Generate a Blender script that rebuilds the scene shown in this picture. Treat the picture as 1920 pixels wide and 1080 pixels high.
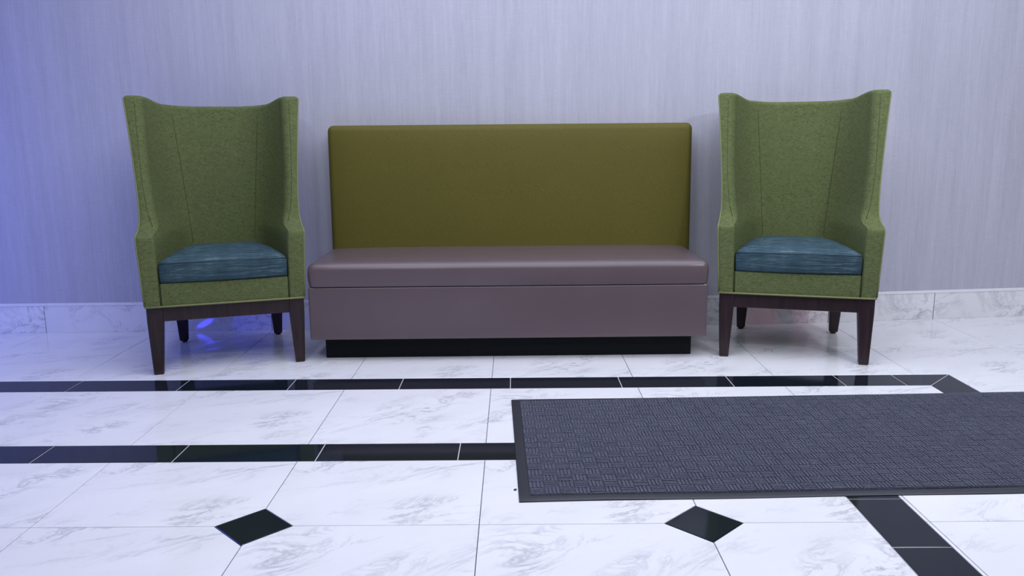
import bpy, bmesh, math, random
from mathutils import Vector, Matrix

# ------------------------------------------------------------------ clear
for o in list(bpy.data.objects):
    bpy.data.objects.remove(o)
scn = bpy.context.scene
COL = scn.collection
random.seed(4)

# ------------------------------------------------------------------ camera
F_PX, PITCH, YAW, ROLL, CAM_H = 1542.64, 0.185185, -0.004517, -0.008863, 1.0393
cp, sp = math.cos(PITCH), math.sin(PITCH)
cy, sy = math.cos(YAW), math.sin(YAW)
fwd = Vector((sy * cp, cy * cp, -sp))
rt = Vector((cy, -sy, 0))
up = rt.cross(fwd)
r2 = rt * math.cos(ROLL) + up * math.sin(ROLL)
u2 = -rt * math.sin(ROLL) + up * math.cos(ROLL)
cam_d = bpy.data.cameras.new('camera')
cam_d.sensor_width = 36.0
cam_d.lens = F_PX / 1920 * 36
cam_d.clip_start = 0.05
cam = bpy.data.objects.new('camera', cam_d)
COL.objects.link(cam)
cam.matrix_world = Matrix(((r2.x, u2.x, -fwd.x, 0), (r2.y, u2.y, -fwd.y, 0),
                           (r2.z, u2.z, -fwd.z, CAM_H), (0, 0, 0, 1)))
scn.camera = cam

# ------------------------------------------------------------------ world, lights, exposure
world = bpy.data.worlds.new('world')
scn.world = world
world.use_nodes = True
bg = world.node_tree.nodes['Background']
bg.inputs[0].default_value = (0.80, 0.84, 1.0, 1)
bg.inputs[1].default_value = 0.13


def area(name, loc, target, size, power, colour, size_y=None, shape=None, spread=None):
    d = bpy.data.lights.new(name, 'AREA')
    d.energy = power
    d.color = colour
    d.size = size
    if size_y:
        d.shape = 'RECTANGLE'
        d.size_y = size_y
    elif shape:
        d.shape = shape
    if spread:
        d.spread = spread
    o = bpy.data.objects.new(name, d)
    COL.objects.link(o)
    o.location = loc
    o.rotation_euler = (Vector(target) - Vector(loc)).to_track_quat('-Z', 'Y').to_euler()
    return o


COOL = (0.88, 0.905, 1.0)


def spot(name, loc, target, power, colour, cone, blend, radius):
    d = bpy.data.lights.new(name, 'SPOT')
    d.energy = power
    d.color = colour
    d.spot_size = math.radians(cone)
    d.spot_blend = blend
    d.shadow_soft_size = radius
    o = bpy.data.objects.new(name, d)
    COL.objects.link(o)
    o.location = loc
    o.rotation_euler = (Vector(target) - Vector(loc)).to_track_quat('-Z', 'Y').to_euler()
    return o


area('ceiling_glow', (0.75, 2.55, 2.84), (0.75, 2.55, 0), 4.8, 132, COOL, size_y=3.0)
for x, tx, pw in ((-0.9, -0.75, 75), (0.55, 0.5, 50), (2.5, 2.5, 190)):
    spot('downlight', (x, 0.35, 2.82), (tx, 4.1, 0.75), pw, COOL, 88, 1.0, 0.16)
area('blue_side_light', (-4.15, 3.15, 0.95), (-2.3, 4.4, 0.7), 0.6, 29, (0.07, 0.13, 1.0), size_y=1.3)  # unseen blue lamp beyond the left edge, tints the left wall
spot('red_tint_spot', (3.0, 2.3, 0.30), (1.5, 4.40, 0.05), 16, (1.0, 0.12, 0.2), 13, 1.0, 0.02)  # unseen red spot, added for the pinkish tint under the right chair
# unseen narrow blue spots, added off to the left for streaks under the chair
for tgt, cone, pw, squash, roll in (((-1.69, 4.34, 0.045), 2.9, 330, 0.28, 32), ((-1.555, 4.10, 0.0), 1.3, 560, 0.35, 70),
                                    ((-1.51, 3.965, 0.0), 1.4, 380, 0.30, 8), ((-1.36, 4.35, 0.08), 10.0, 48, 1.0, 0)):
    b_ = spot('blue_streak_spot', (-2.6, 2.2, 0.35), tgt, pw, (0.05, 0.05, 1.0), cone, 0.6, 0.004)
    b_.rotation_euler = (b_.rotation_euler.to_matrix() @ Matrix.Rotation(math.radians(roll), 3, 'Z')).to_euler()
    b_.scale = (1.0, squash, 1.0)

scn.view_settings.view_transform = 'Standard'
scn.view_settings.look = 'None'
scn.view_settings.gamma = 1.0
scn.view_settings.use_curve_mapping = False
scn.view_settings.exposure = 0.0


# ------------------------------------------------------------------ materials
class NT:
    def __init__(self, name):
        self.m = bpy.data.materials.new(name)
        self.m.use_nodes = True
        self.t = self.m.node_tree
        self.b = self.t.nodes['Principled BSDF']

    def n(self, kind, **kw):
        nd = self.t.nodes.new(kind)
        for k, v in kw.items():
            setattr(nd, k, v)
        return nd

    def l(self, a, b):
        self.t.links.new(a, b)

    def coord(self, scale=(1, 1, 1), loc=(0, 0, 0), rot=(0, 0, 0), out='Object', add=None):
        tc = self.n('ShaderNodeTexCoord')
        mp = self.n('ShaderNodeMapping')
        mp.inputs['Scale'].default_value = scale
        mp.inputs['Location'].default_value = loc
        mp.inputs['Rotation'].default_value = rot
        src = tc.outputs[out]
        if add is not None:
            va = self.n('ShaderNodeVectorMath', operation='ADD')
            self.l(src, va.inputs[0])
            self.l(add, va.inputs[1])
            src = va.outputs[0]
        self.l(src, mp.inputs[0])
        return mp.outputs[0]

    def noise(self, vec, scale=1, detail=4, rough=0.55, dist=0.0):
        nd = self.n('ShaderNodeTexNoise')
        nd.inputs['Scale'].default_value = scale
        nd.inputs['Detail'].default_value = detail
        nd.inputs['Roughness'].default_value = rough
        nd.inputs['Distortion'].default_value = dist
        self.l(vec, nd.inputs['Vector'])
        return nd.outputs['Fac']

    def ramp(self, fac, stops, interp='LINEAR'):
        r = self.n('ShaderNodeValToRGB')
        r.color_ramp.interpolation = interp
        e = r.color_ramp.elements
        while len(e) < len(stops):
            e.new(0.5)
        for q, (p, c) in zip(e, stops):
            q.position = p
            q.color = (c[0], c[1], c[2], 1) if not isinstance(c, (int, float)) else (c, c, c, 1)
        self.l(fac, r.inputs[0])
        return r.outputs[0]

    def math(self, op, a, b=None, clamp=False):
        nd = self.n('ShaderNodeMath', operation=op)
        nd.use_clamp = clamp
        for i, v in enumerate((a, b)):
            if v is None:
                continue
            if isinstance(v, (int, float)):
                nd.inputs[i].default_value = v
            else:
                self.l(v, nd.inputs[i])
        return nd.outputs[0]

    def mix(self, fac, a, b, blend='MIX'):
        nd = self.n('ShaderNodeMix', data_type='RGBA', blend_type=blend)
        if isinstance(fac, (int, float)):
            nd.inputs[0].default_value = fac
        else:
            self.l(fac, nd.inputs[0])
        for i, v in ((6, a), (7, b)):
            if isinstance(v, tuple):
                nd.inputs[i].default_value = (v[0], v[1], v[2], 1)
            else:
                self.l(v, nd.inputs[i])
        return nd.outputs[2]

    def bump(self, h, strength=0.2, dist=0.002):
        nd = self.n('ShaderNodeBump')
        nd.inputs['Strength'].default_value = strength
        nd.inputs['Distance'].default_value = dist
        self.l(h, nd.inputs['Height'])
        self.l(nd.outputs[0], self.b.inputs['Normal'])

    def base(self, c):
        if isinstance(c, tuple):
            self.b.inputs['Base Color'].default_value = (c[0], c[1], c[2], 1)
        else:
            self.l(c, self.b.inputs['Base Color'])

    def set(self, rough=None, spec=None, sheen=None, coat=None, ior=None):
        if rough is not None:
            self.b.inputs['Roughness'].default_value = rough
        if spec is not None:
            self.b.inputs['Specular IOR Level'].default_value = spec
        if sheen is not None:
            self.b.inputs['Sheen Weight'].default_value = sheen
            self.b.inputs['Sheen Roughness'].default_value = 0.4
        if coat is not None:
            self.b.inputs['Coat Weight'].default_value = coat
            self.b.inputs['Coat Roughness'].default_value = 0.1
        if ior is not None:
            self.b.inputs['IOR'].default_value = ior


def mat_marble(name, veins=1.0, rough=0.13):
    k = NT(name)
    oi = k.n('ShaderNodeObjectInfo')
    pick = k.math('MULTIPLY', k.math('FLOOR', k.math('MULTIPLY', oi.outputs['Random'], 3.0)), 5.37)
    cx = k.n('ShaderNodeCombineXYZ')
    k.l(pick, cx.inputs[0])
    k.l(pick, cx.inputs[2])
    v = k.coord((1, 1, 1), rot=(0, 0, math.radians(-32)), add=cx.outputs[0])
    # stretched coordinates so that the marks run diagonally across a tile
    mp = k.n('ShaderNodeMapping')
    mp.inputs['Scale'].default_value = (1.0, 2.3, 1.4)
    k.l(v, mp.inputs[0])
    big = k.noise(mp.outputs[0], 3.2, 3, 0.5, 0.6)
    vein = k.noise(mp.outputs[0], 4.2, 9, 0.68, 1.1)
    line = k.math('ABSOLUTE', k.math('SUBTRACT', vein, 0.5))
    line = k.ramp(line, [(0.0, 1.0), (0.018, 0.55), (0.055, 0.0)])
    mask = k.ramp(big, [(0.45, 0.0), (0.66, 1.0)])
    fine = k.noise(mp.outputs[0], 30, 6, 0.7, 0.6)
    blot = k.math('MULTIPLY', k.ramp(fine, [(0.52, 0.0), (0.70, 1.0)]), k.ramp(big, [(0.55, 0.0), (0.72, 1.0)]))
    a = k.math('MULTIPLY', line, mask)
    tot = k.math('MULTIPLY', k.math('ADD', k.math('MULTIPLY', a, 0.75), k.math('MULTIPLY', blot, 0.6)), veins, clamp=True)
    cloud = k.ramp(k.noise(mp.outputs[0], 2.0, 3, 0.5), [(0.3, (0.745, 0.75, 0.785)), (0.65, (0.80, 0.805, 0.84))])
    k.base(k.mix(tot, cloud, (0.43, 0.43, 0.47)))
    k.set(rough=rough, spec=0.42)
    return k.m


def mat_black_tile():
    k = NT('black_granite')
    v = k.coord((1, 1, 1))
    sp_ = k.noise(v, 420, 2, 0.6)
    c = k.ramp(sp_, [(0.60, (0.0060, 0.0090, 0.0145)), (0.74, (0.016, 0.022, 0.032)), (0.83, (0.2, 0.22, 0.24))])
    cl = k.noise(v, 14, 4, 0.6)
    k.base(k.mix(k.math('MULTIPLY', cl, 0.35), c, (0.012, 0.019, 0.030)))
    k.set(rough=0.07, spec=0.30)
    return k.m


def mat_plain(name, c, rough=0.6, spec=0.4):
    k = NT(name)
    v = k.coord((1, 1, 1))
    n_ = k.noise(v, 60, 3)
    k.base(k.mix(n_, tuple(x * 0.9 for x in c), tuple(min(1, x * 1.1) for x in c)))
    k.set(rough=rough, spec=spec)
    return k.m


def mat_wallpaper():
    k = NT('woven_wallpaper')
    s1 = k.noise(k.coord((34, 34, 1.1)), 1, 5, 0.62)          # long vertical slubs
    s2 = k.noise(k.coord((300, 300, 9)), 1, 3, 0.6)           # thin vertical threads
    s3 = k.noise(k.coord((30, 30, 420)), 1, 3, 0.6)           # short weft threads
    s4 = k.noise(k.coord((7, 7, 0.7)), 1, 3, 0.5)
    t = k.math('ADD', k.math('MULTIPLY', s1, 0.33), k.math('MULTIPLY', s2, 0.34))
    t = k.math('ADD', t, k.math('MULTIPLY', s3, 0.25))
    t = k.math('ADD', t, k.math('MULTIPLY', s4, 0.16))
    k.base(k.ramp(t, [(0.40, (0.385, 0.388, 0.462)), (0.54, (0.440, 0.444, 0.526)), (0.68, (0.500, 0.504, 0.590))]))
    k.bump(t, 0.15, 0.001)
    k.set(rough=0.75, spec=0.2)
    return k.m


def mat_heather():
    k = NT('green_heather_fabric')
    a = k.noise(k.coord((80, 80, 330)), 1, 4, 0.7)
    b = k.noise(k.coord((420, 420, 420)), 1, 2, 0.6)
    c = k.noise(k.coord((28, 28, 60)), 1, 4, 0.6)
    t = k.math('ADD', k.math('MULTIPLY', a, 0.55), k.math('MULTIPLY', b, 0.3))
    t = k.math('ADD', t, k.math('MULTIPLY', c, 0.14))
    k.base(k.ramp(t, [(0.36, (0.054, 0.067, 0.026)), (0.49, (0.110, 0.134, 0.055)), (0.57, (0.135, 0.163, 0.069)),
                      (0.70, (0.190, 0.222, 0.102))]))
    k.bump(t, 0.35, 0.0015)
    k.set(rough=0.9, spec=0.08)
    return k.m


def mat_teal():
    k = NT('teal_striped_fabric')
    a = k.noise(k.coord((3, 170, 380)), 1, 3, 0.65)
    b = k.noise(k.coord((22, 420, 620), loc=(3, 1, 2)), 1, 2, 0.6)
    c = k.noise(k.coord((14, 3, 3)), 1, 2, 0.5)
    t = k.math('ADD', k.math('MULTIPLY', a, 0.6), k.math('MULTIPLY', b, 0.3))
    t = k.math('ADD', t, k.math('MULTIPLY', c, 0.16))
    k.base(k.ramp(t, [(0.40, (0.014, 0.030, 0.045)), (0.52, (0.036, 0.074, 0.098)), (0.60, (0.056, 0.108, 0.135)),
                      (0.70, (0.26, 0.36, 0.40))]))
    k.bump(t, 0.25, 0.001)
    k.set(rough=0.7, spec=0.2)
    return k.m


def mat_leather():
    k = NT('taupe_leatherette')
    v = k.coord((1, 1, 1))
    vo = k.n('ShaderNodeTexVoronoi')
    vo.inputs['Scale'].default_value = 420
    k.l(v, vo.inputs['Vector'])
    n_ = k.noise(v, 5, 4, 0.6)
    k.base(k.mix(n_, (0.100, 0.073, 0.085), (0.122, 0.090, 0.102)))
    k.bump(vo.outputs['Distance'], 0.12, 0.0008)
    k.set(rough=0.31, spec=0.55)
    return k.m


def mat_olive():
    k = NT('olive_woven_vinyl')
    a = k.noise(k.coord((240, 240, 700)), 1, 2, 0.6)
    b = k.noise(k.coord((3, 3, 5)), 1, 3, 0.5)
    t = k.math('ADD', k.math('MULTIPLY', a, 0.9), k.math('MULTIPLY', b, 0.1))
    k.base(k.ramp(t, [(0.36, (0.082, 0.073, 0.012)), (0.64, (0.122, 0.110, 0.021))]))
    k.bump(a, 0.2, 0.001)
    k.set(rough=0.6, spec=0.2)
    return k.m


def mat_wood():
    k = NT('dark_espresso_wood')
    a = k.noise(k.coord((60, 60, 6)), 1, 5, 0.6, 0.4)
    k.base(k.ramp(a, [(0.35, (0.014, 0.006, 0.008)), (0.65, (0.030, 0.014, 0.018))]))
    k.set(rough=0.35, spec=0.45)
    return k.m


def mat_carpet():
    k = NT('charcoal_ribbed_carpet')
    a = k.noise(k.coord((500, 500, 500)), 1, 2, 0.7)
    b = k.noise(k.coord((9, 9, 9)), 1, 4, 0.6)
    t = k.math('ADD', k.math('MULTIPLY', a, 0.92), k.math('MULTIPLY', b, 0.08))
    k.base(k.ramp(t, [(0.36, (0.030, 0.032, 0.046)), (0.52, (0.085, 0.090, 0.125)), (0.66, (0.18, 0.185, 0.24)),
                      (0.74, (0.30, 0.31, 0.37))]))
    k.bump(a, 0.5, 0.002)
    k.set(rough=0.95, spec=0.1)
    return k.m


M_TILE = mat_marble('white_marble_tile')
M_BASE = mat_marble('white_marble_skirting', 1.7, 0.2)
M_BLACK = mat_black_tile()
M_GROUT = mat_plain('dark_grout', (0.085, 0.085, 0.115), 0.8, 0.1)
M_GROUT_W = mat_plain('pale_grout', (0.50, 0.48, 0.50), 0.8, 0.1)
M_CAP = mat_plain('white_trim', (0.80, 0.80, 0.84), 0.35)
M_WALL = mat_wallpaper()
M_CEIL = mat_plain('ceiling_paint', (0.75, 0.75, 0.78), 0.8)
M_GREEN = mat_heather()
M_PIPE = mat_plain('olive_piping', (0.20, 0.215, 0.095), 0.8, 0.15)
M_SEAM = mat_plain('seam_thread', (0.055, 0.066, 0.026), 0.9, 0.1)
M_TEAL = mat_teal()
M_TEALSEAM = mat_plain('teal_seam', (0.03, 0.055, 0.075), 0.8, 0.1)
M_LEATHER = mat_leather()
M_OLIVE = mat_olive()
M_PLINTH = mat_plain('black_plinth', (0.005, 0.006, 0.008), 0.6, 0.15)
M_WOOD = mat_wood()
M_GLIDE = mat_plain('black_plastic', (0.008, 0.008, 0.009), 0.5)
M_RUBBER = mat_plain('black_rubber', (0.022, 0.025, 0.034), 0.40, 0.5)
M_CARPET = mat_carpet()
M_BLUE = mat_plain('dark_blue_plastic', (0.012, 0.02, 0.16), 0.4)


# ------------------------------------------------------------------ mesh helpers
def mesh_obj(name, verts, faces, mat, parent=None, smooth=False, loc=(0, 0, 0), rotz=0.0, fix=True):
    me = bpy.data.meshes.new(name)
    me.from_pydata([tuple(v) for v in verts], [], faces)
    if fix:
        bm = bmesh.new()
        bm.from_mesh(me)
        bmesh.ops.recalc_face_normals(bm, faces=bm.faces)
        bm.to_mesh(me)
        bm.free()
    me.materials.append(mat)
    if smooth:
        me.polygons.foreach_set('use_smooth', [True] * len(me.polygons))
    o = bpy.data.objects.new(name, me)
    COL.objects.link(o)
    o.location = loc
    o.rotation_euler = (0, 0, rotz)
    if parent:
        o.parent = parent
    return o


def sharpen(o, deg=35):
    m = o.modifiers.new('normals', 'EDGE_SPLIT')
    m.split_angle = math.radians(deg)
    return o


def empty(name, loc, rotz, label, cat, group=None):
    o = bpy.data.objects.new(name, None)
    COL.objects.link(o)
    o.location = loc
    o.rotation_euler = (0, 0, rotz)
    o.empty_display_size = 0.2
    o['label'] = label
    o['category'] = cat
    if group:
        o['group'] = group
    return o


def loft(rings, cap0=True, cap1=True):
    """rings: lists of equal length (closed loops) -> verts, faces"""
    n = len(rings[0])
    vs = [p for r in rings for p in r]
    fs = []
    for i in range(len(rings) - 1):
        for j in range(n):
            a, b = i * n + j, i * n + (j + 1) % n
            fs.append((a, b, b + n, a + n))
    if cap0:
        fs.append(tuple(range(n - 1, -1, -1)))
    if cap1:
        k = (len(rings) - 1) * n
        fs.append(tuple(range(k, k + n)))
    return vs, fs


def tube(points, r, seg=6):
    rings = []
    pts = [Vector(p) for p in points]
    prev = None
    for i, p in enumerate(pts):
        t = (pts[min(i + 1, len(pts) - 1)] - pts[max(i - 1, 0)]).normalized()
        if prev is None:
            ref = Vector((0, 0, 1)) if abs(t.z) < 0.8 else Vector((1, 0, 0))
            nrm = t.cross(ref).normalized()
        else:
            nrm = (prev - t * prev.dot(t)).normalized()
        prev = nrm
        bn = t.cross(nrm)
        rings.append([p + (nrm * math.cos(a) + bn * math.sin(a)) * r
                      for a in [2 * math.pi * k / seg for k in range(seg)]])
    return loft(rings)


def rounded_box(x0, x1, y0, y1, z0, z1, r, seg=3):
    bm = bmesh.new()
    bmesh.ops.create_cube(bm, size=1)
    for v in bm.verts:
        v.co = Vector(((x0 + x1) / 2 + v.co.x * (x1 - x0), (y0 + y1) / 2 + v.co.y * (y1 - y0),
                       (z0 + z1) / 2 + v.co.z * (z1 - z0)))
    if r > 0:
        bmesh.ops.bevel(bm, geom=list(bm.edges), offset=r, segments=seg, profile=0.5, affect='EDGES')
    vs = [v.co.copy() for v in bm.verts]
    bm.verts.index_update()
    fs = [tuple(v.index for v in f.verts) for f in bm.faces]
    bm.free()
    return vs, fs


def interp(tab, z):
    if z <= tab[0][0]:
        return tab[0][1]
    for (a, va), (b, vb) in zip(tab, tab[1:]):
        if z <= b:
            return va + (vb - va) * (z - a) / (b - a)
    return tab[-1][1]


def sstep(a, b, x):
    t = max(0.0, min(1.0, (x - a) / (b - a)))
    return t * t * (3 - 2 * t)


# ------------------------------------------------------------------ the setting: wall, skirting, ceiling, floor
T = 0.61
X0 = -0.1059
YA, YB, YC, YD, YE, YF, YG = 3.898, 3.4365, 3.2827, 2.6726, 2.5206, 2.0721, 3.2888
XL, XR = X0 - 7 * T, X0 + 7 * T        # floor extent
YN = YF - 5 * T


def wall_y(x):
    y = 4.330 + 0.017 * (x + 2.77)
    t = max(0.0, x - 1.15)
    y += 0.088 * (t * t / 0.8 if t < 0.4 else t - 0.2)
    return y


xs = [XL + (XR - XL) * i / 56 for i in range(57)]
vs, fs = [], []
W_OFF = 0.012
for i, x in enumerate(xs):
    for yy in (wall_y(x) + W_OFF, wall_y(x) + W_OFF + 0.12):
        for z in (-0.02, 2.9):
            vs.append((x, yy, z))
for i in range(56):
    a = i * 4
    b = a + 4
    fs += [(a, b, b + 1, a + 1), (a + 2, a + 3, b + 3, b + 2), (a, a + 2, b + 2, b), (a + 1, b + 1, b + 3, a + 3)]
fs += [(0, 1, 3, 2), (224, 226, 227, 225)]
wall = mesh_obj('wall_back', vs, fs, M_WALL, smooth=False)
wall['kind'] = 'structure'
wall['label'] = 'long wall covered in grey-lavender woven wallpaper'

vs, fs = rounded_box(XL, XR, YN, 5.2, 2.9, 2.98, 0)
ceil = mesh_obj('ceiling', vs, fs, M_CEIL)
ceil['kind'] = 'structure'
ceil['label'] = 'plain pale ceiling above the lobby'

# skirting: marble pieces under a slim white cap
vs, fs = [], []
base = None
N_SEG = 4


def strip_along_wall(xa, xb, z0, z1, y_front, y_back, nseg=N_SEG):
    vs, fs = [], []
    for i in range(nseg + 1):
        x = xa + (xb - xa) * i / nseg
        w = wall_y(x)
        vs += [(x, w + y_front, z0), (x, w + y_back, z0), (x, w + y_back, z1), (x, w + y_front, z1)]
    for i in range(nseg):
        a = i * 4
        for j in range(4):
            fs.append((a + j, a + (j + 1) % 4, a + 4 + (j + 1) % 4, a + 4 + j))
    fs += [(0, 1, 2, 3), (nseg * 4, nseg * 4 + 3, nseg * 4 + 2, nseg * 4 + 1)]
    return vs, fs


vs, fs = strip_along_wall(XL, XR, 0.0, 0.150, 0.005, W_OFF - 0.0005, 56)
base = mesh_obj('baseboard_back', vs, fs, M_GROUT)
base['kind'] = 'structure'
base['label'] = 'low skirting of white marble tiles with slim cap'
vs, fs = strip_along_wall(XL, XR, 0.1495, 0.1625, -0.003, W_OFF - 0.0005, 56)
mesh_obj('cap_trim', vs, fs, M_CAP, base)
for n in range(-7, 7):
    xa = X0 + n * T + 0.0019
    xb = X0 + (n + 1) * T - 0.0019
    vs, fs = strip_along_wall(xa, xb, 0.0005, 0.149, 0.0, 0.006)
    cx_ = (xa + xb) / 2
    vs = [(x - cx_, y - wall_y(cx_), z) for x, y, z in vs]
    mesh_obj('skirting_tile', vs, fs, M_BASE, base, loc=(cx_, wall_y(cx_), 0))

# floor: a grout bed carrying every tile as its own piece
vs, fs = rounded_box(XL, XR, YN, 5.2, -0.06, -0.0022, 0)
floor = mesh_obj('floor', vs, fs, M_GROUT)
floor['kind'] = 'structure'
floor['label'] = 'polished white marble tile floor with black border bands'


def clip(poly, a, b, c):
    """keep the side a*x+b*y<=c"""
    out = []
    for i, p in enumerate(poly):
        q = poly[(i + 1) % len(poly)]
        dp, dq = a * p[0] + b * p[1] - c, a * q[0] + b * q[1] - c
        if dp <= 0:
            out.append(p)
        if (dp < 0 < dq) or (dq < 0 < dp):
            t = dp / (dp - dq)
            out.append((p[0] + (q[0] - p[0]) * t, p[1] + (q[1] - p[1]) * t))
    return out


def inset(poly, d):
    n = len(poly)
    out = []
    for i in range(n):
        p0, p1, p2 = Vector(poly[i - 1]), Vector(poly[i]), Vector(poly[(i + 1) % n])
        e1, e2 = (p1 - p0).normalized(), (p2 - p1).normalized()
        n1, n2 = Vector((-e1.y, e1.x)), Vector((-e2.y, e2.x))
        m = n1 + n2
        m = m / max(0.2, m.dot(n1))
        out.append((p1.x + m.x * d, p1.y + m.y * d))
    return out


def area2(poly):
    return sum(poly[i - 1][0] * p[1] - p[0] * poly[i - 1][1] for i, p in enumerate(poly)) / 2


def slab(name, poly, mat, gap, parent, origin=None, top=0.0):
    if area2(poly) < 0:
        poly = poly[::-1]
    p = inset(poly, gap)
    q = inset(poly, gap + 0.0009)
    if origin is None:
        origin = (min(v[0] for v in poly), min(v[1] for v in poly))
    sh = lambda ring, z: [(v[0] - origin[0], v[1] - origin[1], z) for v in ring]
    vs, fs = loft([sh(p, -0.008), sh(p, top - 0.0009), sh(q, top)])
    return mesh_obj(name, vs, fs, mat, parent, loc=(origin[0], origin[1], 0))


DH = 0.107      # half diagonal of the black diamond insets
diamonds = [(X0 + n * T, y) for n in range(-5, 2, 2) for y in (YF, YF - 2 * T) if X0 + n * T < 0.8]


def white(x0, x1, y0, y1, col_x=None, row_y=None):
    poly = [(x0, y0), (x1, y0), (x1, y1), (x0, y1)]
    for dx, dy in diamonds:
        if x0 - 0.01 <= dx <= x1 + 0.01 and y0 - 0.01 <= dy <= y1 + 0.01:
            sx = 1 if (x0 + x1) / 2 > dx else -1
            sy_ = 1 if (y0 + y1) / 2 > dy else -1
            # keep points with |x-dx|+|y-dy| >= DH
            poly = clip(poly, -sx, -sy_, -(sx * dx + sy_ * dy + DH))
    o = (col_x if col_x is not None else x0, row_y if row_y is not None else y0)
    slab('marble_tile', poly, M_TILE, 0.0011, floor, o)


def fill(xa, xb, ya, yb, rows, dx=0.0):
    """tile the rectangle with the column grid and the given row lines"""
    cuts = [xa] + [X0 + dx + n * T for n in range(-12, 13) if xa + 0.01 < X0 + dx + n * T < xb - 0.01] + [xb]
    ys = sorted({ya, yb} | {r for r in rows if ya + 0.01 < r < yb - 0.01})
    for a, b in zip(cuts, cuts[1:]):
        gx = X0 + dx + math.floor((((a + b) / 2) - X0 - dx) / T) * T
        for c, d in zip(ys, ys[1:]):
            white(a, b, c, d, gx, d - T)


XI0, XI1 = 0.950, 1.1025          # inner band, running towards the viewer
XO0, XO1 = 1.718, 1.870           # outer band
far_edge = 4.62


def wall_row():
    cuts = [X0 + n * T for n in range(-7, 8)]
    for a, b in zip(cuts, cuts[1:]):
        poly = [(a, YA), (b, YA), (b, wall_y(b) + 0.004), (a, wall_y(a) + 0.004)]
        slab('marble_tile', poly, M_TILE, 0.0011, floor, (a, YA))


wall_row()
fill(XL, X0 + 3 * T, YB, YA, [])
# one tile is notched round the outer corner of the black band
slab('marble_tile', [(X0 + 3 * T, YB), (XO1, YB), (XO1, YG), (X0 + 4 * T, YG), (X0 + 4 * T, YA), (X0 + 3 * T, YA)], M_TILE, 0.0011,
     floor, (X0 + 3 * T, YG))
rowsG = [YG - k * T for k in range(0, 8)]
cut_right = [XO1] + [X0 + n * T for n in range(4, 8)]
for a, b in zip(cut_right, cut_right[1:]):
    ys = [YA] + [r for r in rowsG if r > YN + 0.05] + [YN]
    for d, c in zip(ys, ys[1:]):
        if a == XO1 and d == YA:
            continue
        white(a, b, c, d, b - T, d - T)
fill(XL, XO0, YD, YC, [])
corridor_rows = [YF - k * T for k in range(-1, 6)]
fill(XI1, XO0, YN, YD, corridor_rows)
fill(XL, XI0, YN, YE, [YF - k * T for k in range(0, 6)], dx=0.002)
for dx_, dy_ in diamonds:
    slab('black_diamond', [(dx_ + DH, dy_), (dx_, dy_ + DH), (dx_ - DH, dy_), (dx_, dy_ - DH)], M_BLACK, 0.0016,
         floor, (dx_, dy_))

# black bands: pale grout bed, then each stone
for k_, poly in enumerate((
        [(XL, YC), (XO1, YC), (XO1, YB), (XL, YB)],
        [(XO0, YN), (XO1, YN), (XO1, YC), (XO0, YC)],
        [(XL, YE), (XI1, YE), (XI1, YD), (XL, YD)],
        [(XI0, YN), (XI1, YN), (XI1, YE), (XI0, YE)])):
    slab('grout_bed', poly, M_GROUT_W, 0.0006, floor, top=-0.0012)
GB = 0.0017


def black(poly):
    slab('black_tile', poly, M_BLACK, GB, floor)


j1 = [-1.884 - 0.465 * k for k in range(6, 0, -1)] + [-1.884, -1.419, -0.956, -0.490, -0.0255, 0.440, 0.906, 1.370, 1.622]
j1 = [XL] + [j for j in j1 if j > XL + 0.05]
for a, b in zip(j1, j1[1:]):
    black([(a, YC), (b, YC), (b, YB), (a, YB)])
black([(1.622, YC), (XO0, YC), (XO1, YB), (1.622, YB)])
yv = [2.95] + [2.95 - 0.465 * k for k in range(1, 12) if 2.95 - 0.465 * k > YN + 0.05] + [YN]
black([(XO0, YC), (XO0, yv[0]), (XO1, yv[0]), (XO1, YB)])
for a, b in zip(yv, yv[1:]):
    black([(XO0, b), (XO1, b), (XO1, a), (XO0, a)])
j2 = [-1.588 - 0.465 * k for k in range(6, 0, -1)] + [-1.588, -1.124, -0.657, -0.193, 0.272, 0.737]
j2 = [XL] + [j for j in j2 if j > XL + 0.05]
for a, b in zip(j2, j2[1:]):
    black([(a, YE), (b, YE), (b, YD), (a, YD)])
black([(0.737, YE), (XI0, YE), (XI1, YD), (0.737, YD)])
yi = [2.2145, 1.933] + [1.933 - 0.465 * k for k in range(1, 10) if 1.933 - 0.465 * k > YN + 0.05] + [YN]
black([(XI0, YE), (XI0, yi[0]), (XI1, yi[0]), (XI1, YD)])
for a, b in zip(yi, yi[1:]):
    black([(XI0, b), (XI1, b), (XI1, a), (XI0, a)])

# ------------------------------------------------------------------ banquette sofa
SO = Vector((-0.0355, 3.7905, 0))
srot = math.atan2(0.017, 1.739)
sofa = empty('banquette_sofa', SO, srot,
             'long armless banquette with olive back and taupe seat between two green chairs', 'sofa')
vs, fs = rounded_box(-0.867, 0.867, 0.0, 0.52, 0.0, 0.104, 0.003, 1)
mesh_obj('plinth', vs, fs, M_PLINTH, sofa)


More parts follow.
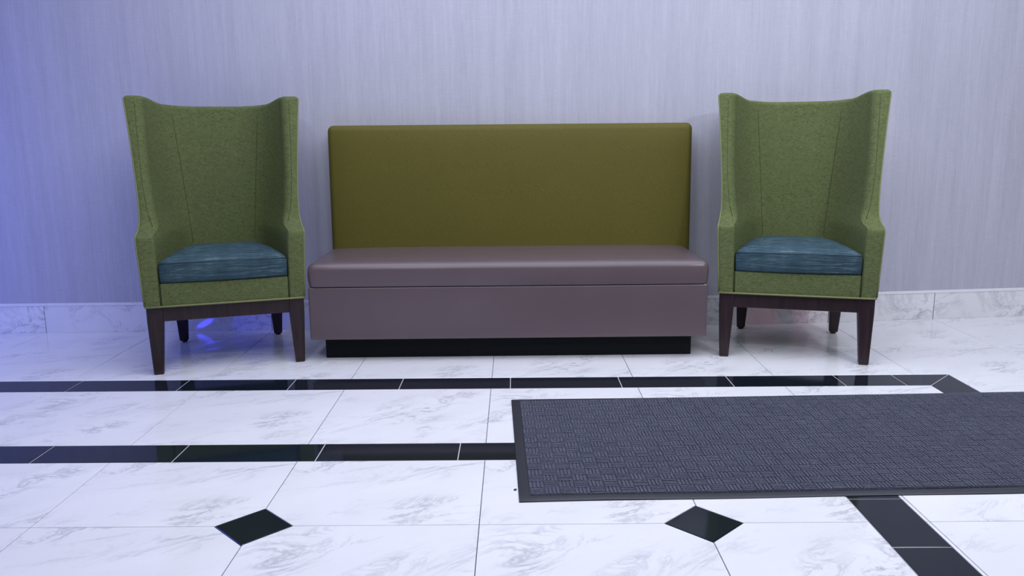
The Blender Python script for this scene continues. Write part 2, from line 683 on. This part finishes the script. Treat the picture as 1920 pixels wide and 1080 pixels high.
def soft_box(x0, x1, y0, y1, z0, z1, r, nx=24, ny=6, nz=4, puff=None, rb=None):
    """box from a fine grid so that it can be puffed, with rounded edges"""
    vs, idx, fs = [], {}, []
    hx, hy, hz = (x1 - x0) / 2, (y1 - y0) / 2, (z1 - z0) / 2
    c = Vector(((x0 + x1) / 2, (y0 + y1) / 2, (z0 + z1) / 2))

    def lin(h, n):
        e = [-h + r * (1 - math.cos(a)) for a in (0, 0.4, 0.8, 1.2, math.pi / 2)]
        e[0] = -h
        mid = [-h + r + (2 * h - 2 * r) * k / n for k in range(1, n)]
        return e + mid + [-q for q in reversed(e)]
    L = (lin(hx, nx), lin(hy, ny), lin(hz, nz))

    def vert(i, j, k):
        key = (i, j, k)
        if key not in idx:
            p = Vector((L[0][i], L[1][j], L[2][k]))
            rr = r if (rb is None or p.z > 0) else rb
            q = Vector((max(-hx + rr, min(hx - rr, p.x)), max(-hy + rr, min(hy - rr, p.y)),
                        max(-hz + rr, min(hz - rr, p.z))))
            d = p - q
            if rb is not None:                     # upright edges keep the larger radius
                qx, qy = max(-hx + r, min(hx - r, p.x)), max(-hy + r, min(hy - r, p.y))
                dd = Vector((p.x - qx, p.y - qy))
                if p.z <= 0 and dd.length > r:
                    dd = dd.normalized() * r
                    p = Vector((qx + dd.x, qy + dd.y, p.z))
                    d = Vector((0, 0, 0))
            if d.length > 1e-9:
                p = q + d.normalized() * rr
            if puff:
                p = puff(p, hx, hy, hz)
            idx[key] = len(vs)
            vs.append(p + c)
        return idx[key]
    nI, nJ, nK = len(L[0]) - 1, len(L[1]) - 1, len(L[2]) - 1
    for i in range(nI):
        for j in range(nJ):
            for k in (0, nK):
                fs.append((vert(i, j, k), vert(i + 1, j, k), vert(i + 1, j + 1, k), vert(i, j + 1, k)))
        for k in range(nK):
            for j in (0, nJ):
                fs.append((vert(i, j, k), vert(i + 1, j, k), vert(i + 1, j, k + 1), vert(i, j, k + 1)))
    for j in range(nJ):
        for k in range(nK):
            for i in (0, nI):
                fs.append((vert(i, j, k), vert(i, j + 1, k), vert(i, j + 1, k + 1), vert(i, j, k + 1)))
    return vs, fs


vs, fs = soft_box(-0.921, 0.922, -0.072, 0.53, 0.104, 0.3535, 0.010)
mesh_obj('seat_base', vs, fs, M_LEATHER, sofa, smooth=True)


def seat_puff(p, hx, hy, hz):
    if p.z > 0:
        fx = 1 - (abs(p.x) / hx) ** 6
        fy = 1 - (abs(p.y) / hy) ** 4
        p.z += 0.012 * max(0, fx) * max(0, fy) * (p.z / hz)
    s = 1 - (p.z / hz) ** 2
    p.x += math.copysign(0.006 * s, p.x) * (abs(p.x) / hx) ** 8
    if p.y < 0:
        p.y -= 0.004 * s * (abs(p.y) / hy) ** 4
    return p


vs, fs = soft_box(-0.917, 0.921, -0.074, 0.50, 0.3550, 0.463, 0.030, puff=seat_puff, rb=0.006)
mesh_obj('seat_cushion', vs, fs, M_LEATHER, sofa, smooth=True)


def back_puff(p, hx, hy, hz):
    p.y += 0.012 * (p.z / hz)            # slight recline
    if p.y < 0:
        fx = 1 - (abs(p.x) / hx) ** 6
        fz = 1 - (abs(p.z) / hz) ** 6
        p.y -= 0.010 * max(0, fx) * max(0, fz)
    return p


vs, fs = soft_box(-0.910, 0.946, 0.438, 0.562, 0.15, 1.088, 0.030, nz=14, puff=back_puff)
mesh_obj('backrest', vs, fs, M_OLIVE, sofa, smooth=True)


# ------------------------------------------------------------------ wing chairs
VF = [(0.300, 0.0), (0.606, 0.0), (0.613, 0.002), (0.617, 0.006), (0.620, 0.014), (0.622, 0.030), (0.625, 0.060),
      (0.629, 0.090), (0.634, 0.114), (0.642, 0.133), (0.655, 0.150), (0.680, 0.164), (0.720, 0.175), (0.780, 0.190),
      (0.900, 0.220), (1.050, 0.257), (1.200, 0.295), (1.24, 0.304)]
UO = [(0.305, 0.340), (0.61, 0.353), (0.64, 0.350), (0.67, 0.346), (0.72, 0.345), (0.80, 0.348), (0.95, 0.358), (1.10, 0.370), (1.23, 0.383)]
UI = [(0.305, 0.272), (0.50, 0.277), (0.60, 0.280), (0.70, 0.310), (0.85, 0.332), (1.05, 0.350), (1.23, 0.366)]
RU = [(0.60, 0.010), (0.64, 0.022), (0.70, 0.034), (1.23, 0.040)]      # rounding of the inner front edge, sideways
RV = [(0.60, 0.014), (0.64, 0.030), (0.70, 0.050), (1.23, 0.055)]      # and in depth
TAPER = [(0.50, 0.25), (0.75, 0.20), (1.23, 0.14)]
POW = [(0.50, 0.20), (0.70, 0.32), (1.23, 0.50)]
VBO = [(0.305, 0.585), (1.23, 0.620)]
VBI = [(0.305, 0.500), (0.55, 0.500), (1.0, 0.520), (1.23, 0.535)]
ZTOP, ZBOT = 1.224, 0.305
MID = 20


def thetas():
    return [math.pi * k / (2 * MID) for k in range(2 * MID + 1)]


def spow(c, p):
    return math.copysign(abs(c) ** p, c)


def inner_pt(th, z, off=0.0):
    ui, vb = interp(UI, z), interp(VBI, z)
    sn = max(0.0, math.sin(th)) ** 0.80
    return Vector(((ui * (1 - interp(TAPER, z) * sn) - off) * spow(math.cos(th), interp(POW, z)), (vb - off) * sn, 0))


def theta_start(z):
    q = (interp(VF, z) + interp(RV, z)) / interp(VBI, z)
    return math.asin(min(1.0, q ** (1 / 0.80)))


def inner_thetas(z):
    a = theta_start(z)
    return [a + (math.pi - 2 * a) * k / (2 * MID) for k in range(2 * MID + 1)]


def theta_for_u(u, z):
    lo, hi = 0.0, math.pi / 2
    for _ in range(40):
        m = (lo + hi) / 2
        if inner_pt(m, z).x > u:
            lo = m
        else:
            hi = m
    return lo


def outer_pt(th, z):
    uo, vf, vb = interp(UO, z), interp(VF, z), interp(VBO, z)
    return Vector((uo * spow(math.cos(th), 0.42), vf + (vb - vf) * math.sin(th) ** 0.62, 0))


def top_dip(th):
    a = min(th, math.pi - th)
    return 0.030 * sstep(0.0, 0.75, a) + 0.010 * sstep(0.5, 1.5, a)


def shell_rings():
    zs = [0.305, 0.309, 0.34, 0.42, 0.50, 0.55, 0.58, 0.606, 0.610, 0.613, 0.615, 0.617, 0.6185, 0.620, 0.621, 0.622, 0.6235,
          0.625, 0.627, 0.629, 0.6315, 0.634, 0.638, 0.642, 0.648, 0.655, 0.667, 0.680, 0.70, 0.72, 0.75, 0.78, 0.84, 0.90,
          0.97, 1.05, 1.11, 1.16, 1.19, 1.205]
    tops = [(1.211, 0.0), (1.217, 0.004), (1.2215, 0.010), (1.224, 0.020)]
    rings = []
    for z, ins in [(z, 0.0) for z in zs] + tops:
        out, inn = [], []
        vf, ru, rv = interp(VF, z), interp(RU, z), interp(RV, z)
        for th, ti in zip(thetas(), inner_thetas(z)):
            o, i = outer_pt(th, z), inner_pt(ti, z)
            m = (o + i) / 2
            if ins:
                o = o + (m - o).normalized() * ins
                i = i + (m - i).normalized() * ins
            if z < 0.31:
                o = o + (m - o).normalized() * 0.003
            w = sstep(0.85, 1.224, z)
            zz = z - top_dip(th) * w
            out.append(Vector((o.x, o.y, z - top_dip(th) * w)))
            inn.append(Vector((i.x, i.y, zz)))

        def front(o_, i_):
            x_o, x_i = o_.x, i_.x
            s = math.copysign(1, x_o)
            y = vf - 0.004 + ins * 0.6
            xe = x_i + s * ru                      # where the rounding begins
            dz = i_.z - o_.z
            pts = [Vector((x_o - s * 0.003, y + 0.001, o_.z)), Vector((x_o - s * 0.010, y, o_.z)), Vector((xe, y, o_.z + dz * 0.1))]
            for q in (0.40, 0.80, 1.20):
                pts.append(Vector((xe - s * ru * math.sin(q), y + (i_.y - y) * (1 - math.cos(q)), o_.z + dz * (0.1 + 0.9 * q / 1.571))))
            return pts
        right = front(out[0], inn[0])              # outer -> inner on the +x side
        left = front(out[-1], inn[-1])
        rings.append(list(reversed(right)) + out + left + list(reversed(inn)))
    return rings


def cap_pairs(ring_len, k0):
    """bridge the top loop: front(6) + outer(41) + front(6) + inner reversed(41)"""
    no = 2 * MID + 1
    fs = []
    for k in range(no - 1):
        o0, o1 = 6 + k, 6 + k + 1
        i0 = 6 + no + 6 + (no - 1 - k)
        i1 = i0 - 1
        fs.append((k0 + o0, k0 + o1, k0 + i1, k0 + i0))
    # ends
    e1 = [k0 + q for q in range(0, 7)] + [k0 + 6 + no + 6 + no - 1]
    e2 = [k0 + 6 + no - 1 + q for q in range(0, 7)] + [k0 + 6 + no + 6]
    fs.append(tuple(e1))
    fs.append(tuple(e2))
    return fs


def grow_seat_outline():
    """plan outline of the cushion, counter-clockwise from front left"""
    pts = []
    z = 0.46
    for k in range(0, 17):                 # front edge with a slight bow
        x = -0.269 + 0.538 * k / 16
        pts.append(Vector((x, -0.004 - 0.010 * (1 - (x / 0.275) ** 2), 0)))
    for k, th in enumerate([math.pi * (q + 1) / 34 for q in range(33)]):
        p = inner_pt(th, z, 0.004)
        if p.y > 0.02:
            pts.append(Vector((p.x, p.y, 0)))
    return pts


def taper_leg(top, bot, z0, z1):
    """top/bot: (x0,x1,y0,y1)"""
    def ring(r, z, c=0.003):
        x0, x1, y0, y1 = r
        return [(x0 + c, y0, z), (x1 - c, y0, z), (x1, y0 + c, z), (x1, y1 - c, z), (x1 - c, y1, z), (x0 + c, y1, z),
                (x0, y1 - c, z), (x0, y0 + c, z)]
    mid = tuple(a + (b - a) * 0.03 for a, b in zip(bot, top))
    sm = (bot[0] + 0.003, bot[1] - 0.003, bot[2] + 0.003, bot[3] - 0.003)
    return loft([ring(sm, z0), ring(mid, z0 + 0.006), ring(top, z1 - 0.066), ring(top, z1)])


def wing_chair(loc, rotz, label, group):
    ch = empty('wing_chair', loc, rotz, label, 'chair', group)
    rings = shell_rings()
    vs, fs = loft(rings, False, False)
    n = len(rings[0])
    fs += cap_pairs(n, (len(rings) - 1) * n)
    fs += [tuple(reversed(f)) for f in cap_pairs(n, 0)]
    sh = mesh_obj('upholstered_shell', vs, fs, M_GREEN, ch, smooth=True)
    sharpen(sh, 50)
    sh['label'] = 'green heathered high back with wings and arms'
    # welt along the outer front edge of each wing and arm
    zz = [0.312, 0.40, 0.50, 0.57, 0.600, 0.612, 0.618, 0.622, 0.626, 0.632, 0.640, 0.650, 0.660, 0.672, 0.685, 0.70, 0.72,
          0.75, 0.80, 0.86, 0.92, 1.0, 1.08, 1.16, 1.20, 1.214]
    for s in (-1, 1):
        pts = [(s * (interp(UO, z) + 0.0005), interp(VF, z) - 0.001, z) for z in zz]
        v_, f_ = tube(pts, 0.0034)
        mesh_obj('piping', v_, f_, M_PIPE, sh, smooth=True)
        # seam on the inner side of the wing face
        pts = []
        for z in [0.645 + 0.555 * k / 24 for k in range(25)]:
            xe = inner_pt(theta_start(z), z).x + interp(RU, z)
            pts.append((s * xe, interp(VF, z) - 0.0036, z))
        v_, f_ = tube(pts, 0.0011, 5)
        mesh_obj('seam', v_, f_, M_SEAM, sh, smooth=True)
        # seam down the inside back
        pts = []
        for z in [0.53 + 0.65 * k / 22 for k in range(23)]:
            th = theta_for_u(0.196 - 0.05 * (1.18 - z) / 0.65, z)
            p = inner_pt(th, z, 0.0002)
            pts.append((s * p.x, p.y, z - top_dip(th) * sstep(0.85, 1.224, z)))
        v_, f_ = tube(pts, 0.0013, 5)
        mesh_obj('seam', v_, f_, M_SEAM, sh, smooth=True)
    # front panel below the cushion
    vs, fs = soft_box(-0.2705, 0.2705, -0.0035, 0.06, 0.3055, 0.409, 0.006, nx=6, ny=2, nz=3)
    fr = mesh_obj('front_panel', vs, fs, M_GREEN, ch, smooth=True)
    for s in (-1, 1):
        v_, f_ = tube([(s * 0.2712, -0.0035, 0.309), (s * 0.273, -0.0035, 0.36), (s * 0.2745, -0.003, 0.412)], 0.002, 5)
        mesh_obj('seam', v_, f_, M_SEAM, fr, smooth=True)
    # seat deck under the cushion
    deck = [Vector((p.x * 0.985, p.y * 0.97 + 0.012, 0)) for p in grow_seat_outline()]
    vs, fs = loft([[Vector((p.x, p.y, z)) for p in deck] for z in (0.306, 0.405)])
    mesh_obj('seat_deck', vs, fs, M_GREEN, ch)
    # welt all round the lower edge
    pts = [Vector((s_, -0.006, 0.307)) for s_ in (-0.332, -0.2, 0, 0.2, 0.332)]
    ring_o = [outer_pt(th, 0.305) for th in thetas()]
    loop = [Vector((p.x, p.y, 0.307)) for p in ring_o][1:-1]
    path = pts + [Vector((0.338, 0.0, 0.307))] + loop + [Vector((-0.338, 0.0, 0.307)), Vector((-0.333, -0.006, 0.307))]
    v_, f_ = tube(path, 0.0045, 6)
    mesh_obj('bottom_piping', v_, f_, M_PIPE, ch, smooth=True)
    # cushion
    out = grow_seat_outline()
    cen = Vector((0, 0.22, 0))
    prof = [(0.955, 0.4105), (0.985, 0.4125), (0.997, 0.418), (1.0, 0.440), (1.003, 0.462), (1.0, 0.486), (0.995, 0.498),
            (0.982, 0.5055), (0.95, 0.511), (0.90, 0.5165), (0.80, 0.523), (0.62, 0.529), (0.40, 0.532), (0.15, 0.533)]
    rings = []
    for s_, z in prof:
        ring = []
        for p in out:
            q = cen + (p - cen) * s_
            # corners sit a little lower than the middle of the front edge
            k = max(0.0, abs(p.x) / 0.27) ** 4
            ring.append(Vector((q.x, q.y, z - (0.004 * k * (1 - sstep(0.1, 0.4, p.y)) if z > 0.48 else 0))))
        rings.append(ring)
    vs, fs = loft(rings)
    cu = mesh_obj('seat_cushion', vs, fs, M_TEAL, ch, smooth=True)
    cu['label'] = 'teal blue cushion with fine pale horizontal threads'
    for ring_k in (2, 6):
        r_ = [p + (p - cen).normalized() * 0 for p in rings[ring_k]]
        pts = [Vector((p.x * 1.001, p.y - (0.0006 if p.y < 0.1 else -0.0004), p.z)) for p in r_[:17]]
        v_, f_ = tube(pts, 0.0016, 5)
        mesh_obj('seam', v_, f_, M_TEALSEAM, cu, smooth=True)
    # wooden stand
    for name_, b in (('front_apron', (-0.272, 0.272, 0.010, 0.032)), ('rear_apron', (-0.215, 0.215, 0.520, 0.542))):
        v_, f_ = rounded_box(b[0], b[1], b[2], b[3], 0.238, 0.304, 0.002, 1)
        mesh_obj(name_, v_, f_, M_WOOD, ch)
    for s in (-1, 1):
        # side rail, a bar slanting in towards the back
        p0, p1 = Vector((s * 0.300, 0.06, 0)), Vector((s * 0.232, 0.50, 0))
        d = (p1 - p0).normalized()
        nn = Vector((-d.y, d.x, 0)) * 0.011
        q = [p0 - nn, p0 + nn, p1 + nn, p1 - nn]
        v_, f_ = loft([[Vector((a.x, a.y, z)) for a in q] for z in (0.238, 0.304)])
        mesh_obj('side_apron', v_, f_, M_WOOD, ch)
        xa, xb = sorted((s * 0.269, s * 0.336))
        ba, bb = sorted((s * 0.285, s * 0.3265))
        v_, f_ = taper_leg((xa, xb, 0.004, 0.066), (ba, bb, 0.0, 0.040), 0.0, 0.305)
        mesh_obj('leg', v_, f_, M_WOOD, ch)
        xa, xb = sorted((s * 0.196, s * 0.262))
        ba, bb = sorted((s * 0.212, s * 0.254))
        v_, f_ = taper_leg((xa, xb, 0.495, 0.560), (ba, bb, 0.592, 0.632), 0.008, 0.305)
        lg = mesh_obj('leg', v_, f_, M_WOOD, ch)
        c_ = [Vector((s * 0.233 + 0.013 * math.cos(a), 0.612 + 0.013 * math.sin(a), 0)) for a in
              [2 * math.pi * k / 12 for k in range(12)]]
        v_, f_ = loft([[Vector((p.x, p.y, z)) for p in c_] for z in (0.0, 0.009)])
        mesh_obj('glide', v_, f_, M_GLIDE, lg)
    return ch


wing_chair((-1.297, 3.615, 0), math.atan2(0.194, 0.580),
           'green wing chair on the blue-lit side, left of the sofa', 'green wing chairs flanking the sofa')
wing_chair((1.271, 3.6685, 0), math.atan2(-0.167, 0.602),
           'green wing chair behind the floor mat, right of the sofa', 'green wing chairs flanking the sofa')

# ------------------------------------------------------------------ entrance mat
MROT = math.radians(1.62)
mat_o = empty('floor_mat', (0.005, 2.203, 0), MROT, 'long charcoal ribbed entrance mat with black rubber border', 'mat')
ML, MW, BRD, MT = 3.05, 0.918, 0.032, 0.007


def rect_ring(m, z, jit=0.0):
    pts = []
    nx, ny = 60, 16
    for k in range(nx):
        pts.append((m + (ML - 2 * m) * k / nx, m))
    for k in range(ny):
        pts.append((ML - m, m + (MW - 2 * m) * k / ny))
    for k in range(nx):
        pts.append((ML - m - (ML - 2 * m) * k / nx, MW - m))
    for k in range(ny):
        pts.append((m, MW - m - (MW - 2 * m) * k / ny))
    out = []
    for x, y in pts:
        w = 0.0035 * math.sin(x * 3.1 + 0.6) * (1 if y > MW / 2 else 0.6) + 0.002 * math.sin(x * 7.7)
        dz = max(0.0, 0.0016 * math.sin(x * 4.3 + 1.0 + y)) if z > 0.001 else 0
        out.append(Vector((x, y + w, z + dz)))
    return out


vs, fs = loft([rect_ring(0.0, 0.0), rect_ring(0.0005, 0.0025), rect_ring(0.006, 0.0045), rect_ring(BRD - 0.003, 0.0062),
               rect_ring(BRD, 0.0058), rect_ring(BRD + 0.004, 0.003)], True, True)
rb = mesh_obj('rubber_border', vs, fs, M_RUBBER, mat_o, smooth=True)
sharpen(rb, 40)
# ribbed carpet field: basket weave of little raised bars
vs, fs = [], []
CELL = 0.044
fx0, fx1, fy0, fy1 = BRD, ML - BRD, BRD, MW - BRD
vs += [Vector((fx0, fy0, 0.0066)), Vector((fx1, fy0, 0.0066)), Vector((fx1, fy1, 0.0066)), Vector((fx0, fy1, 0.0066))]
fs.append((0, 1, 2, 3))
nxc = int((fx1 - fx0) / CELL)
nyc = int((fy1 - fy0) / CELL)
cwx, cwy = (fx1 - fx0) / nxc, (fy1 - fy0) / nyc


def bar(x0, x1, y0, y1, h):
    k = len(vs)
    e = 0.0011
    z0 = 0.0066
    for x, y in ((x0, y0), (x1, y0), (x1, y1), (x0, y1)):
        vs.append(Vector((x, y, z0)))
    for x, y in ((x0 + e, y0 + e), (x1 - e, y0 + e), (x1 - e, y1 - e), (x0 + e, y1 - e)):
        vs.append(Vector((x, y, z0 + h)))
    fs.append((k + 4, k + 5, k + 6, k + 7))
    for j in range(4):
        fs.append((k + j, k + (j + 1) % 4, k + 4 + (j + 1) % 4, k + 4 + j))


for i in range(nxc):
    for j in range(nyc):
        x, y = fx0 + i * cwx, fy0 + j * cwy
        nb = 4
        for b in range(nb):
            h = 0.0042 + random.uniform(-0.0006, 0.0006)
            g = 0.0012
            if (i + j) % 2 == 0:
                bar(x + g, x + cwx - g, y + cwy * b / nb + g, y + cwy * (b + 1) / nb - g, h)
            else:
                bar(x + cwx * b / nb + g, x + cwx * (b + 1) / nb - g, y + g, y + cwy - g, h)
cf = mesh_obj('ribbed_carpet', vs, fs, M_CARPET, mat_o, fix=False)
cf['kind'] = 'stuff'

# tiny blue scrap lying beside the mat
c_ = []
rings = []
for z, r in ((0.0, 0.8), (0.0012, 1.0), (0.0028, 0.85), (0.0036, 0.4)):
    rings.append([Vector((0.0042 * r * (1 + 0.25 * math.sin(2 * a + 0.5)) * math.cos(a), 0.0058 * r * math.sin(a), z)) for a in
                  [2 * math.pi * k / 14 for k in range(14)]])
vs, fs = loft(rings)
sc = mesh_obj('plastic_scrap', vs, fs, M_BLUE, smooth=True, loc=(-0.006, 2.290, 0.0))
sc['label'] = 'tiny dark blue scrap on white tile beside mat border'
sc['category'] = 'scrap'
